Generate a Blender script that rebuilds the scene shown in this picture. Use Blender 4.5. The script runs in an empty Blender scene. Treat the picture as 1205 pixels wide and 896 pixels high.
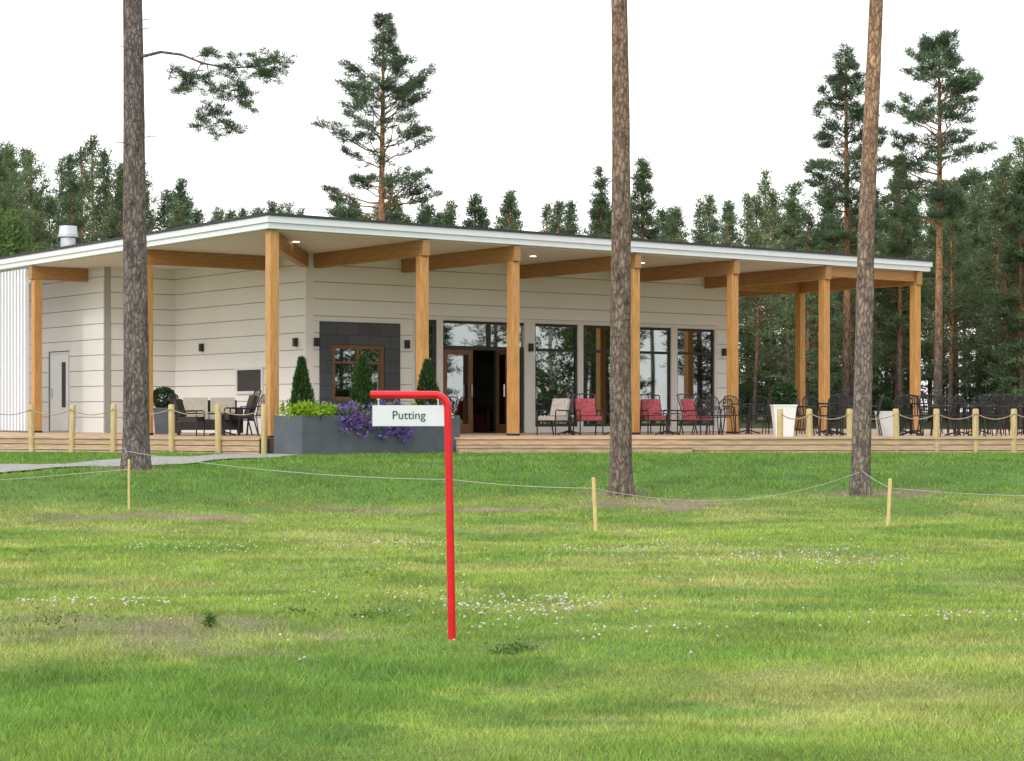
import bpy, math, numpy as np
from mathutils import Vector, Matrix
F=2250.0
def wx(px,Y): return (px-602.5)/F*Y
def wz(py,Y): return 1.5+(484-py)/F*Y
R=np.random.RandomState
scn=bpy.context.scene
col=scn.collection

# ---------------------------------------------------------------- noise / terrain
_g=R(5).rand(256,256)
def vn(x,y):
    x=np.asarray(x,float);y=np.asarray(y,float)
    xi=np.floor(x).astype(int);yi=np.floor(y).astype(int);fx=x-xi;fy=y-yi
    fx=fx*fx*(3-2*fx);fy=fy*fy*(3-2*fy)
    a=_g[xi%256,yi%256];b=_g[(xi+1)%256,yi%256];c=_g[xi%256,(yi+1)%256];d=_g[(xi+1)%256,(yi+1)%256]
    return (a*(1-fx)+b*fx)*(1-fy)+(c*(1-fx)+d*fx)*fy
def fbm(x,y,o=4):
    s=0;a=.5;t=0
    for i in range(o):
        s=s+a*vn(x*2**i+17*i,y*2**i+31*i);t+=a;a*=.5
    return s/t
def ss(a,b,x):
    t=np.clip((np.asarray(x,float)-a)/(b-a),0,1);return t*t*(3-2*t)
def terrain(x,y):
    x=np.asarray(x,float);y=np.asarray(y,float)
    y0=25+3*ss(-6,-1,x)
    s=ss(0,7.5,y-y0)*.62
    n=.15*(vn(x/3.1,y/2.7)-.5)+.05*(vn(x/1.1,y/1.0)-.5)+.022*(vn(x/.35,y/.35)-.5)
    hollow=-.10*np.exp(-((y-24.2)/1.8)**2)*(1-ss(-1,6,x)*.6)
    return s+(n+hollow)*(1-ss(33,36,y))+.4*ss(62,90,y)

PATH=np.array([(-4.9,38.2),(-5.2,35.6),(-6.2,33.7),(-7.4,32.1),(-8.8,30.9),(-11,29.6),(-22,26)])
PW=.85
def path_dist(x,y):
    d=np.full(np.shape(x),1e9)
    for a,b in zip(PATH[:-1],PATH[1:]):
        ab=b-a;t=np.clip(((x-a[0])*ab[0]+(y-a[1])*ab[1])/(ab@ab),0,1)
        d=np.minimum(d,np.hypot(x-a[0]-t*ab[0],y-a[1]-t*ab[1]))
    return d
def blob(x,y,cx,cy,rx,ry,soft=.5):
    w=.6*(fbm(x*1.3+9,y*1.3+4,4)-.5)*2+1.0*(fbm(x*5+3,y*5+4,3)-.5)
    r=np.hypot((x-cx)/rx,(y-cy)/ry)+w
    return 1-ss(1-soft,1+soft*.6,r)
SOIL=[(-2.0,12.8,.9,.75,.62),(-3.2,13.0,1.1,.7,.5),(-4.3,26.7,1.25,.6,.95),(-2.2,28.6,1.0,.55,.9),(2.25,29.4,1.0,.8,1),(1.75,30.6,.5,.5,1),
      (-.3,28.7,1.1,.4,.8),(5.9,30.6,.8,.6,.9),(-3.6,10.6,.6,.35,.45),(-6.1,30.9,.55,.5,1),(.12,12.2,.3,.25,.5),(-5.8,26.4,.9,.4,.8),(-1.7,11.8,.45,.2,.45)]
def soil(x,y):
    m=0*x
    for a,b,c,d,wt in SOIL: m=np.maximum(m,blob(x,y,a,b,c,d,.6)*wt)
    return m*(.65+.5*ss(.35,.6,fbm(x*4,y*3,3)))
def lush(x,y):
    m=blob(x,y,-3.0,9.6,3.2,1.6,.25)*.8
    m=np.maximum(m,.8*blob(x,y,-1.0,10.9,1.3,.6,.35))
    m=np.maximum(m,.5*ss(.54,.72,fbm(x/3.5+3,y/1.6+8,3)))
    slope=ss(0,2.0,y-(26.3+3*ss(-6,-1,x)+1.8*(fbm(x/1.5,y/1.5)-.5)))
    m=np.maximum(m,slope*.9)
    return m
def grasscol(x,y):
    n=fbm(x/1.7,y/1.3,5)[...,None];n2=fbm(x/.5+50,y/.35+20,3)[...,None]
    yel=np.array([.208,.285,.058]);grn=np.array([.108,.212,.038]);dry=np.array([.315,.318,.115]);so=np.array([.275,.215,.145])
    L=lush(x,y)[...,None]
    c=yel*(1-L)+grn*L
    c=c*(.74+.52*n2)
    k=ss(.47,.66,n)*(1-L)*.6
    c=c*(1-k)+dry*k*(.75+.5*n2)
    k=ss(.53,.70,fbm(x/2.0+80,y/.9+9,4))[...,None]*(1-.6*L)*.6
    c=c*(1-k)+grn*k
    k=ss(.60,.72,fbm(x/.7+30,y/.6+70,4))[...,None]*.4
    c=c*(1-k)+np.array([.075,.155,.03])*k
    st=(.5+.5*np.sin((y*.93+x*.18)*2*np.pi/2.6+.8*np.sin(x*.25)))[...,None]
    c=c*(.96+.08*ss(.3,.7,st)*(1-L))
    S=soil(x,y)[...,None]
    return c*(1-S*.92)+so*S*.92*(.6+.75*n2)

# ---------------------------------------------------------------- mesh builder
class MB:
    def __init__(s): s.ch=[];s.n=0
    def add(s,V,Fa,mi=0,tint=None,xf=None):
        V=np.asarray(V,float).reshape(-1,3);Fa=np.asarray(Fa,int)
        if xf is not None:
            m=np.array(xf);V=V@m[:3,:3].T+m[:3,3]
        if tint is None: tint=np.ones(len(V))
        s.ch.append((V,Fa+s.n,mi,tint));s.n+=len(V);return s
    def box(s,x0,x1,y0,y1,z0,z1,mi=0,xf=None):
        V=[(x,y,z) for z in(z0,z1) for y in(y0,y1) for x in(x0,x1)]
        return s.add(V,[(0,2,3,1),(4,5,7,6),(0,1,5,4),(2,6,7,3),(0,4,6,2),(1,3,7,5)],mi,None,xf)
    def frustum(s,cx,cy,z0,z1,w0,w1,mi=0):
        V=[(cx+a*w0,cy+b*w0,z0) for b in(-1,1) for a in(-1,1)]+[(cx+a*w1,cy+b*w1,z1) for b in(-1,1) for a in(-1,1)]
        return s.add(V,[(0,2,3,1),(4,5,7,6),(0,1,5,4),(2,6,7,3),(0,4,6,2),(1,3,7,5)],mi)
    def tube(s,pts,rad,n=8,mi=0,xf=None,rough=0,rng=None,tint=None):
        P=np.asarray(pts,float);m=len(P)
        rad=np.ones(m)*rad if np.isscalar(rad) else np.asarray(rad,float)
        T=np.gradient(P,axis=0);T/=np.linalg.norm(T,axis=1)[:,None]+1e-9
        ref=np.array([0,0,1.]) if abs(T[0,2])<.9 else np.array([1.,0,0])
        A=np.cross(T,ref);
        for i in range(m):
            if np.linalg.norm(A[i])<.05: A[i]=A[i-1] if i else np.array([0,1.,0])
        A/=np.linalg.norm(A,axis=1)[:,None]
        for i in range(1,m):
            if A[i]@A[i-1]<0: A[i]=-A[i]
        B=np.cross(T,A)
        an=np.arange(n)*2*np.pi/n
        rr=rad[:,None]*np.ones(n)
        if rough and rng is not None: rr=rr*(1+rough*(rng.rand(m,n)-.5))
        V=P[:,None]+rr[...,None]*(np.cos(an)[None,:,None]*A[:,None]+np.sin(an)[None,:,None]*B[:,None])
        V=V.reshape(-1,3)
        i=np.arange(m-1)[:,None]*n;j=np.arange(n)[None];k=(j+1)%n
        Fa=np.stack([i+j,i+k,i+n+k,i+n+j],-1).reshape(-1,4)
        s.add(V,Fa,mi,None if tint is None else np.ones(len(V))*tint,xf)
        for e in(0,m-1):
            c=P[e];ring=V[e*n:(e+1)*n]
            VV=np.vstack([c[None],ring]);FF=[(0,1+(j+1)%n,1+j) if e==0 else (0,1+j,1+(j+1)%n) for j in range(n)]
            s.add(VV,FF,mi,None,xf)
        return s
    def disc(s,c,r,z0,z1,n=24,mi=0,r1=None,xf=None):
        r1=r if r1 is None else r1
        return s.tube([(c[0],c[1],z0),(c[0],c[1],z1)],[r,r1],n,mi,xf)
    def tris(s,C,D,l,w,rng,mi=0,tint=None,jit=.3):
        n=len(C);l=np.ones(n)*l;w=np.ones(n)*w
        D=D/(np.linalg.norm(D,axis=1)[:,None]+1e-9)
        S=np.cross(D,rng.randn(n,3));S/=np.linalg.norm(S,axis=1)[:,None]+1e-9
        P=C+rng.randn(n,3)*(l*jit)[:,None]
        V=np.stack([P-S*w[:,None]/2,P+S*w[:,None]/2,P+D*l[:,None]],1).reshape(-1,3)
        t=None if tint is None else np.repeat(tint,3)
        return s.add(V,np.arange(3*n).reshape(n,3),mi,t)
    def build(s,name,mats,parent=None,loc=(0,0,0),rot=0,smooth=False,bevel=0,mesh_only=False,sm_mi=None):
        V=np.vstack([c[0] for c in s.ch])
        loops=np.concatenate([c[1].ravel() for c in s.ch])
        tot=np.concatenate([np.full(len(c[1]),c[1].shape[1]) for c in s.ch])
        mi=np.concatenate([np.full(len(c[1]),c[2]) for c in s.ch])
        start=np.concatenate([[0],np.cumsum(tot)[:-1]])
        me=bpy.data.meshes.new(name)
        me.vertices.add(len(V));me.vertices.foreach_set('co',V.ravel().astype(np.float32))
        me.loops.add(len(loops));me.loops.foreach_set('vertex_index',loops.astype(np.int32))
        me.polygons.add(len(tot));me.polygons.foreach_set('loop_start',start.astype(np.int32))
        me.polygons.foreach_set('material_index',mi.astype(np.int32))
        sm=np.full(len(tot),bool(smooth))
        if sm_mi is not None: sm=(mi==sm_mi)
        me.polygons.foreach_set('use_smooth',sm)
        at=me.attributes.new('tint','FLOAT','POINT')
        at.data.foreach_set('value',np.concatenate([c[3] for c in s.ch]).astype(np.float32))
        me.update(calc_edges=True)
        for m in mats: me.materials.append(m)
        if mesh_only: return me
        return place(me,name,parent,loc,rot,bevel)
def place(me,name,parent=None,loc=(0,0,0),rot=0,bevel=0,scale=1):
    o=bpy.data.objects.new(name,me);col.objects.link(o);o.location=loc;o.rotation_euler=(0,0,rot)
    o.scale=(scale,)*3 if np.isscalar(scale) else scale
    if parent: o.parent=parent
    if bevel:
        b=o.modifiers.new('bevel','BEVEL');b.width=bevel;b.segments=2;b.limit_method='ANGLE'
    return o
def empty(name,loc=(0,0,0),rot=0):
    e=bpy.data.objects.new(name,None);col.objects.link(e);e.location=loc;e.rotation_euler=(0,0,rot);return e

# ---------------------------------------------------------------- materials
def nm(name):
    m=bpy.data.materials.new(name);m.use_nodes=True;nt=m.node_tree
    return m,nt,nt.nodes['Principled BSDF']
def M(name,c,rough=.6,var=.2,scale=4,bump=0,st=(1,1,1),metal=0,det=5,spec=.4,emit=0):
    m,nt,b=nm(name);N=nt.nodes;L=nt.links
    tc=N.new('ShaderNodeTexCoord');mp=N.new('ShaderNodeMapping');mp.inputs['Scale'].default_value=st
    L.new(tc.outputs['Object'],mp.inputs[0])
    nz=N.new('ShaderNodeTexNoise');nz.inputs['Scale'].default_value=scale;nz.inputs['Detail'].default_value=det
    L.new(mp.outputs[0],nz.inputs['Vector'])
    r=N.new('ShaderNodeMapRange');r.inputs['From Min'].default_value=.3;r.inputs['From Max'].default_value=.7
    r.inputs['To Min'].default_value=1-var;r.inputs['To Max'].default_value=1+var
    L.new(nz.outputs[0],r.inputs[0])
    mx=N.new('ShaderNodeVectorMath');mx.operation='SCALE';mx.inputs[0].default_value=c[:3];L.new(r.outputs[0],mx.inputs['Scale'])
    L.new(mx.outputs[0],b.inputs['Base Color'])
    b.inputs['Roughness'].default_value=rough;b.inputs['Metallic'].default_value=metal
    b.inputs['Specular IOR Level'].default_value=spec
    if bump:
        bp=N.new('ShaderNodeBump');bp.inputs['Strength'].default_value=1;bp.inputs['Distance'].default_value=bump
        L.new(nz.outputs[0],bp.inputs['Height']);L.new(bp.outputs[0],b.inputs['Normal'])
    if emit:
        b.inputs['Emission Color'].default_value=(*c,1);b.inputs['Emission Strength'].default_value=emit
    return m
def foliage(name,c,c2,trans=.25,rough=.7):
    m,nt,b=nm(name);N=nt.nodes;L=nt.links
    a=N.new('ShaderNodeAttribute');a.attribute_name='tint'
    oi=N.new('ShaderNodeObjectInfo')
    mx=N.new('ShaderNodeMix');mx.data_type='RGBA';mx.inputs[6].default_value=(*c,1);mx.inputs[7].default_value=(*c2,1)
    L.new(oi.outputs['Random'],mx.inputs[0])
    s=N.new('ShaderNodeVectorMath');s.operation='SCALE';L.new(mx.outputs[2],s.inputs[0]);L.new(a.outputs['Fac'],s.inputs['Scale'])
    L.new(s.outputs[0],b.inputs['Base Color']);b.inputs['Roughness'].default_value=rough;b.inputs['Specular IOR Level'].default_value=.2
    t=N.new('ShaderNodeBsdfTranslucent');L.new(s.outputs[0],t.inputs[0])
    ms=N.new('ShaderNodeMixShader');ms.inputs[0].default_value=trans
    L.new(b.outputs[0],ms.inputs[1]);L.new(t.outputs[0],ms.inputs[2]);L.new(ms.outputs[0],N['Material Output'].inputs[0])
    return m
def bark(name,low,high,z0,z1,dist=.015):
    m,nt,b=nm(name);N=nt.nodes;L=nt.links
    tc=N.new('ShaderNodeTexCoord');mp=N.new('ShaderNodeMapping');mp.inputs['Scale'].default_value=(1,1,.38)
    L.new(tc.outputs['Object'],mp.inputs[0])
    nz=N.new('ShaderNodeTexNoise');nz.inputs['Scale'].default_value=9;nz.inputs['Detail'].default_value=10;nz.inputs['Roughness'].default_value=.65;L.new(mp.outputs[0],nz.inputs['Vector'])
    vo=N.new('ShaderNodeTexVoronoi');vo.feature='DISTANCE_TO_EDGE';vo.inputs['Scale'].default_value=20
    ad=N.new('ShaderNodeMix');ad.data_type='RGBA';ad.inputs[0].default_value=.14;L.new(mp.outputs[0],ad.inputs[6]);L.new(nz.outputs['Color'],ad.inputs[7])
    L.new(ad.outputs[2],vo.inputs['Vector'])
    cr=N.new('ShaderNodeMapRange');cr.inputs['From Max'].default_value=.16;cr.inputs['To Min'].default_value=.45;L.new(vo.outputs[0],cr.inputs[0])
    sx=N.new('ShaderNodeSeparateXYZ');L.new(tc.outputs['Object'],sx.inputs[0])
    hz=N.new('ShaderNodeMath');hz.operation='MULTIPLY_ADD';hz.inputs[1].default_value=3.0;L.new(nz.outputs[0],hz.inputs[0]);L.new(sx.outputs[2],hz.inputs[2])
    mr=N.new('ShaderNodeMapRange');mr.inputs['From Min'].default_value=z0+1.5;mr.inputs['From Max'].default_value=z1+1.5;L.new(hz.outputs[0],mr.inputs[0])
    mx=N.new('ShaderNodeMix');mx.data_type='RGBA';mx.inputs[6].default_value=(*low,1);mx.inputs[7].default_value=(*high,1);L.new(mr.outputs[0],mx.inputs[0])
    n2=N.new('ShaderNodeMapRange');n2.inputs['From Min'].default_value=.32;n2.inputs['From Max'].default_value=.68;n2.inputs['To Min'].default_value=.4;n2.inputs['To Max'].default_value=1.6;L.new(nz.outputs[0],n2.inputs[0])
    mu=N.new('ShaderNodeMath');mu.operation='MULTIPLY';L.new(n2.outputs[0],mu.inputs[0]);L.new(cr.outputs[0],mu.inputs[1])
    s=N.new('ShaderNodeVectorMath');s.operation='SCALE';L.new(mx.outputs[2],s.inputs[0]);L.new(mu.outputs[0],s.inputs['Scale'])
    L.new(s.outputs[0],b.inputs['Base Color']);b.inputs['Roughness'].default_value=.95;b.inputs['Specular IOR Level'].default_value=.1
    bp=N.new('ShaderNodeBump');bp.inputs['Distance'].default_value=dist;L.new(mu.outputs[0],bp.inputs['Height']);L.new(bp.outputs[0],b.inputs['Normal'])
    return m
def colattr(name,fine=60,blade=False):
    m,nt,b=nm(name);N=nt.nodes;L=nt.links
    a=N.new('ShaderNodeAttribute');a.attribute_name='gcol'
    b.inputs['Roughness'].default_value=.75;b.inputs['Specular IOR Level'].default_value=.15
    if blade:
        L.new(a.outputs['Color'],b.inputs['Base Color'])
        t=N.new('ShaderNodeBsdfTranslucent');L.new(a.outputs['Color'],t.inputs[0])
        ms=N.new('ShaderNodeMixShader');ms.inputs[0].default_value=.3
        L.new(b.outputs[0],ms.inputs[1]);L.new(t.outputs[0],ms.inputs[2]);L.new(ms.outputs[0],N['Material Output'].inputs[0])
        return m
    g=N.new('ShaderNodeNewGeometry');nz=N.new('ShaderNodeTexNoise');nz.inputs['Scale'].default_value=fine;nz.inputs['Detail'].default_value=4
    L.new(g.outputs['Position'],nz.inputs['Vector'])
    r=N.new('ShaderNodeMapRange');r.inputs['From Min'].default_value=.3;r.inputs['From Max'].default_value=.7
    r.inputs['To Min'].default_value=.5;r.inputs['To Max'].default_value=1.25;L.new(nz.outputs[0],r.inputs[0])
    s=N.new('ShaderNodeVectorMath');s.operation='SCALE';L.new(a.outputs['Color'],s.inputs[0])
    L.new(r.outputs[0],s.inputs['Scale'])
    L.new(s.outputs[0],b.inputs['Base Color'])
    bp=N.new('ShaderNodeBump');bp.inputs['Distance'].default_value=.02;L.new(nz.outputs[0],bp.inputs['Height']);L.new(bp.outputs[0],b.inputs['Normal'])
    return m

white_paint=M('white_siding_paint',(.73,.73,.705),.55,.03,.8,0)
white_shadowgap=M('siding_joint_backing',(.36,.36,.35),.8,.03,.8,0)
fascia_white=M('white_fascia_paint',(.74,.77,.81),.5,.02)
soffit_m=M('soffit_paint',(.66,.63,.57),.6,.02,2)
roof_m=M('roof_membrane',(.04,.042,.047),.7,.2,6)
glulam=M('glulam_wood',(.50,.26,.085),.5,.25,7,.002,(5,5,.35))
glulam_x=M('glulam_beam_wood',(.38,.20,.075),.5,.22,7,.002,(.5,.5,7))
deckwood=M('deck_wood',(.48,.34,.22),.7,.28,6,.003,(.5,.5,6))
postwood=M('fence_post_wood',(.52,.40,.20),.7,.2,9,.002,(5,5,.6))
ropem=M('rope_fibre',(.34,.29,.20),.9,.3,40)
ropew=M('white_cord',(.40,.44,.36),.8,.1,40)
stake_y=M('stake_wood',(.60,.46,.20),.7,.2,20,0,(3,3,.4))
graymetal=M('planter_fibre_cement',(.085,.100,.118),.55,.15,3)
whitepot=M('white_pot_glaze',(.74,.76,.76),.4,.03)
blackmetal=M('black_metal',(.02,.02,.022),.45,.1)
galv=M('galvanised_steel',(.55,.58,.60),.35,.1,5,0,(1,1,1),.8)
frame_w=M('white_window_frame',(.66,.65,.62),.5,.03)
frame_d=M('dark_window_frame',(.03,.03,.03),.5,.1)
frame_b=M('brown_wood_frame',(.17,.08,.035),.5,.25,6,0,(4,4,.4))
redfab=M('red_cushion_fabric',(.30,.06,.07),.9,.35,14)
beigefab=M('beige_cushion_fabric',(.42,.38,.31),.9,.12,20)
strfab=M('pale_cushion_fabric',(.42,.37,.34),.9,.3,30)
wicker=M('dark_wicker',(.035,.03,.028),.7,.4,60,.004)
redpaint=M('red_gloss_paint',(.62,.008,.018),.3,.12,9,0,(1,1,1),0,4,.4)
signwhite=M('sign_panel_white',(.62,.65,.68),.4,.04)
signtext=M('sign_lettering',(.04,.045,.06),.5,.02)
concrete=M('path_gravel',(.27,.265,.25),.9,.25,14,.004)
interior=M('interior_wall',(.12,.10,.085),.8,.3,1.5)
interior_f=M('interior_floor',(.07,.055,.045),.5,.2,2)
curtm=M('curtain_fabric',(.35,.33,.30),.9,.1,10)
bulb=M('downlight_glow',(1,.82,.55),.5,0,1,emit=4)
soilm=M('plant_soil',(.06,.045,.03),.95,.3,20)
petal=foliage('petunia_petal',(.15,.10,.33),(.22,.13,.42),.2)
petalw=foliage('white_petal',(.62,.60,.62),(.7,.7,.66),.2)
leafg=foliage('bedding_leaf',(.10,.19,.03),(.12,.2,.03))
leafy=foliage('lime_leaf',(.24,.38,.03),(.26,.42,.03))
thujam=foliage('thuja_leaf',(.035,.085,.022),(.045,.10,.022),.15)
boxm=foliage('box_leaf',(.03,.060,.022),(.035,.075,.022),.1)
pine_n=foliage('pine_needles',(.105,.165,.080),(.165,.215,.105),.4)  # needle colour made paler to include the haze of distance
pine_h=foliage('hero_pine_needles',(.080,.125,.068),(.095,.145,.072),.3)
spruce_n=foliage('spruce_needles',(.078,.130,.068),(.125,.175,.085),.35)
birch_l=foliage('birch_leaves',(.14,.22,.06),(.11,.18,.05),.3)
weedm=foliage('weed_leaf',(.075,.15,.035),(.10,.17,.035),.25)
clover=foliage('clover_petal',(.72,.72,.62),(.72,.72,.64),.2)
bark_l=bark('pine_bark_grey',(.20,.165,.155),(.26,.195,.165),7,13)
bark_m=bark('pine_bark_brown',(.22,.17,.14),(.33,.215,.15),3,9)
bark_r=bark('pine_bark_orange',(.24,.195,.17),(.40,.25,.16),2.5,7)
bark_f=bark('forest_bark',(.14,.11,.09),(.42,.23,.13),2,6)
ground_m=colattr('grass_ground',45);blade_m=colattr('grass_blade',40,True)
def birchbark():
    m,nt,b=nm('birch_bark');N=nt.nodes;L=nt.links
    tc=N.new('ShaderNodeTexCoord');mp=N.new('ShaderNodeMapping');mp.inputs['Scale'].default_value=(1,1,5);L.new(tc.outputs['Object'],mp.inputs[0])
    nz=N.new('ShaderNodeTexNoise');nz.inputs['Scale'].default_value=3;nz.inputs['Detail'].default_value=5;L.new(mp.outputs[0],nz.inputs['Vector'])
    cr=N.new('ShaderNodeValToRGB');cr.color_ramp.elements[0].position=.38;cr.color_ramp.elements[0].color=(.05,.045,.04,1);cr.color_ramp.elements[1].position=.48;cr.color_ramp.elements[1].color=(.62,.60,.56,1)
    L.new(nz.outputs[0],cr.inputs[0]);L.new(cr.outputs[0],b.inputs['Base Color']);b.inputs['Roughness'].default_value=.8;return m
birch_b=birchbark()

def glass_mat(name,refl,tint):
    m,nt,b=nm(name);N=nt.nodes;L=nt.links
    t=N.new('ShaderNodeBsdfTransparent');t.inputs[0].default_value=(*tint,1)
    g=N.new('ShaderNodeBsdfGlossy');g.inputs['Roughness'].default_value=.015;g.inputs[0].default_value=(.9,.95,.95,1)
    tc=N.new('ShaderNodeTexCoord');nz=N.new('ShaderNodeTexNoise');nz.inputs['Scale'].default_value=.7;nz.inputs['Detail'].default_value=0;L.new(tc.outputs['Object'],nz.inputs['Vector'])
    bp=N.new('ShaderNodeBump');bp.inputs['Distance'].default_value=.0015;L.new(nz.outputs[0],bp.inputs['Height']);L.new(bp.outputs[0],g.inputs['Normal'])
    fr=N.new('ShaderNodeFresnel');fr.inputs[0].default_value=1.5
    a=N.new('ShaderNodeMath');a.operation='ADD';a.inputs[1].default_value=refl;L.new(fr.outputs[0],a.inputs[0])
    ms=N.new('ShaderNodeMixShader');L.new(a.outputs[0],ms.inputs[0]);L.new(t.outputs[0],ms.inputs[1]);L.new(g.outputs[0],ms.inputs[2])
    L.new(ms.outputs[0],N['Material Output'].inputs[0]);return m
glass=glass_mat('window_glass',.24,(.5,.53,.51))
def stone_mat():
    m,nt,b=nm('slate_tiles');N=nt.nodes;L=nt.links
    tc=N.new('ShaderNodeTexCoord');mp=N.new('ShaderNodeMapping');mp.inputs['Rotation'].default_value=(math.pi/2,0,0);L.new(tc.outputs['Object'],mp.inputs[0])
    br=N.new('ShaderNodeTexBrick');br.inputs['Scale'].default_value=1;br.inputs['Brick Width'].default_value=.6;br.inputs['Row Height'].default_value=.3
    br.inputs['Mortar Size'].default_value=.008;br.inputs['Color1'].default_value=(.040,.046,.056,1);br.inputs['Color2'].default_value=(.062,.068,.080,1);br.inputs['Mortar'].default_value=(.02,.02,.02,1)
    L.new(mp.outputs[0],br.inputs['Vector']);L.new(br.outputs[0],b.inputs['Base Color']);b.inputs['Roughness'].default_value=.5
    return m
slate=stone_mat()

# ---------------------------------------------------------------- ground sheet
def axis(lo,a,b,hi,fine):
    f=np.arange(a,b+fine/2,fine)
    l=a-np.geomspace(fine*1.3,a-lo,34)[::-1];r=b+np.geomspace(fine*1.3,hi-b,34)
    return np.concatenate([l,f,r])
xs=axis(-500,-11,12,500,.09);ys=axis(-300,7,39,900,.09)
X,Y=np.meshgrid(xs,ys);Z=terrain(X,Y)
V=np.stack([X,Y,Z],-1).reshape(-1,3);nx=len(xs);ny=len(ys)
I=np.arange(nx*ny).reshape(ny,nx)
Fq=np.stack([I[:-1,:-1],I[:-1,1:],I[1:,1:],I[1:,:-1]],-1).reshape(-1,4)
g=MB();g.add(V,Fq);go=g.build('ground',[ground_m],smooth=True)
def setcol(me,c):
    a=me.attributes.new('gcol','FLOAT_COLOR','POINT')
    a.data.foreach_set('color',np.hstack([c,np.ones((len(c),1))]).astype(np.float32).ravel())
gc=grasscol(V[:,0],V[:,1])
fs=ss(60,75,V[:,1])[:,None];gc=gc*(1-fs)+np.array([.075,.09,.04])*fs
setcol(go.data,gc*.85)

# path ribbon
pb=MB();pp=[]
for a,b in zip(PATH[:-1],PATH[1:]):
    for t in np.arange(0,1,.1): pp.append(a+(b-a)*t)
pp=np.array(pp);T=np.gradient(pp,axis=0);T/=np.linalg.norm(T,axis=1)[:,None];Nn=np.stack([-T[:,1],T[:,0]],1)
W=np.linspace(-PW,PW,9);PV=pp[:,None]+Nn[:,None]*W[None,:,None]
PZ=terrain(PV[...,0],PV[...,1])+.03
PV=np.concatenate([PV,PZ[...,None]],-1);I=np.arange(PV.shape[0]*9).reshape(-1,9)
pb.add(PV.reshape(-1,3),np.stack([I[:-1,:-1],I[1:,:-1],I[1:,1:],I[:-1,1:]],-1).reshape(-1,4))
pb.build('gravel_path',[concrete])

# grass blades
rng=R(11);n=740000
yy=np.exp(rng.uniform(np.log(6.3),np.log(39.5),n));xx=rng.uniform(-1,1,n)*(.285*yy+1.2)
S=soil(xx,yy);keep=(rng.rand(n)>S*.9)&(path_dist(xx,yy)>PW+.0)
lineL=38.75-.481*(xx+5.05)
keep&=~((yy>lineL-.03)&(xx<-4.9));keep&=~((xx>=-4.9)&(xx<-1)&(yy>37.5+.75*(xx+4.12)))
keep&=~((xx>=-1)&(yy>39.6));keep&=rng.rand(n)<.62+.38*vn(xx*2,yy*2)
xx=xx[keep];yy=yy[keep];n=len(xx);zz=terrain(xx,yy)-.004
L=lush(xx,yy);h=(.020+.018*rng.rand(n)+.018*L*rng.rand(n)+.035*(rng.rand(n)<.015))*(1+.012*(yy-8))
h*=.3+1.4*fbm(xx/.4,yy/.4,3)
w=.0046*(yy/8)**.9*(.7+.6*rng.rand(n))
az=rng.rand(n)*2*np.pi;la=rng.rand(n)*2*np.pi;ln=h*rng.uniform(.2,1.2,n)
B=np.stack([xx,yy,zz],1);sd=np.stack([np.cos(az),np.sin(az),0*az],1)*(w/2)[:,None]
Tp=B+np.stack([np.cos(la)*ln,np.sin(la)*ln,h],1)
V=np.stack([B-sd,B+sd,Tp],1).reshape(-1,3)
gb=MB();gb.add(V,np.arange(3*n).reshape(n,3));go2=gb.build('grass',[blade_m])
c=grasscol(xx,yy)*(.6+.95*rng.rand(n))[:,None]*np.stack([rng.uniform(.85,1.2,n),np.ones(n),np.ones(n)],1)*1.38
setcol(go2.data,np.repeat(c,3,0))

# clover flowers
cf=MB();rng=R(3);C=[]
for (cx,cy,rx,ry,k) in [(.0,13.9,.6,.8,130),(.35,14.6,.4,.4,45),(2.9,19.0,.9,1.0,140),(-3.0,14.4,.7,.5,70),(-1.4,22,.9,1.4,90),(3.2,13.3,1.0,.5,50),(1.5,20.5,1.2,.9,70),(5.2,12.6,.5,.3,12),(0,18,6,6,140),(-1.1,15,.9,.5,35),(-3.6,21,1,.8,50),(.9,12.6,.5,.3,20)]:
    q=rng.randn(k,2)*[rx*.6,ry*.6]+[cx,cy];C.append(q)
C=np.vstack(C);C=C[C[:,1]>8];zc=terrain(C[:,0],C[:,1])
for (a,b),z in zip(C,zc):
    r=rng.uniform(.007,.013);P=np.array([(r,0,0),(0,r,0),(-r,0,0),(0,-r,0),(0,0,r),(0,0,-r)])+[a,b,z+rng.uniform(.03,.045)]
    cf.add(P,[(0,1,4),(1,2,4),(2,3,4),(3,0,4),(1,0,5),(2,1,5),(3,2,5),(0,3,5)],0,np.ones(6)*rng.uniform(.7,1))
cf.build('clover_flowers',[clover])

# weeds
def weed(x,y,r,h,k,seed):
    rg=R(seed);m=MB();xx=x+rg.randn(k)*r*.4;yy=y+rg.randn(k)*r*.5;C=np.stack([xx,yy,terrain(xx,yy)+rg.rand(k)*h*.6],1)
    D=np.stack([rg.randn(k),rg.randn(k),rg.rand(k)*.9],1)
    m.tris(C,D,rg.uniform(.02,.055,k),.018,rg,0,rg.uniform(.6,1.5,k),.1);return m.build('weed_plant',[weedm])
for i,(a,b,r,h,k) in enumerate([(.04,12.0,.18,.04,120),(-.05,11.8,.12,.03,60),(-2.03,12.85,.05,.14,110),(-1.0,13.75,.35,.03,130),(-4.9,14.6,.12,.04,40),(-1.3,17.3,.35,.03,90),(-3.1,13.2,.5,.03,70),
      (-5.2,20.3,.4,.04,60),(-1.55,13.9,.15,.04,40),(2.05,30.3,.35,.12,90)]):
    weed(a,b,r,h,k,40+i)

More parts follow.
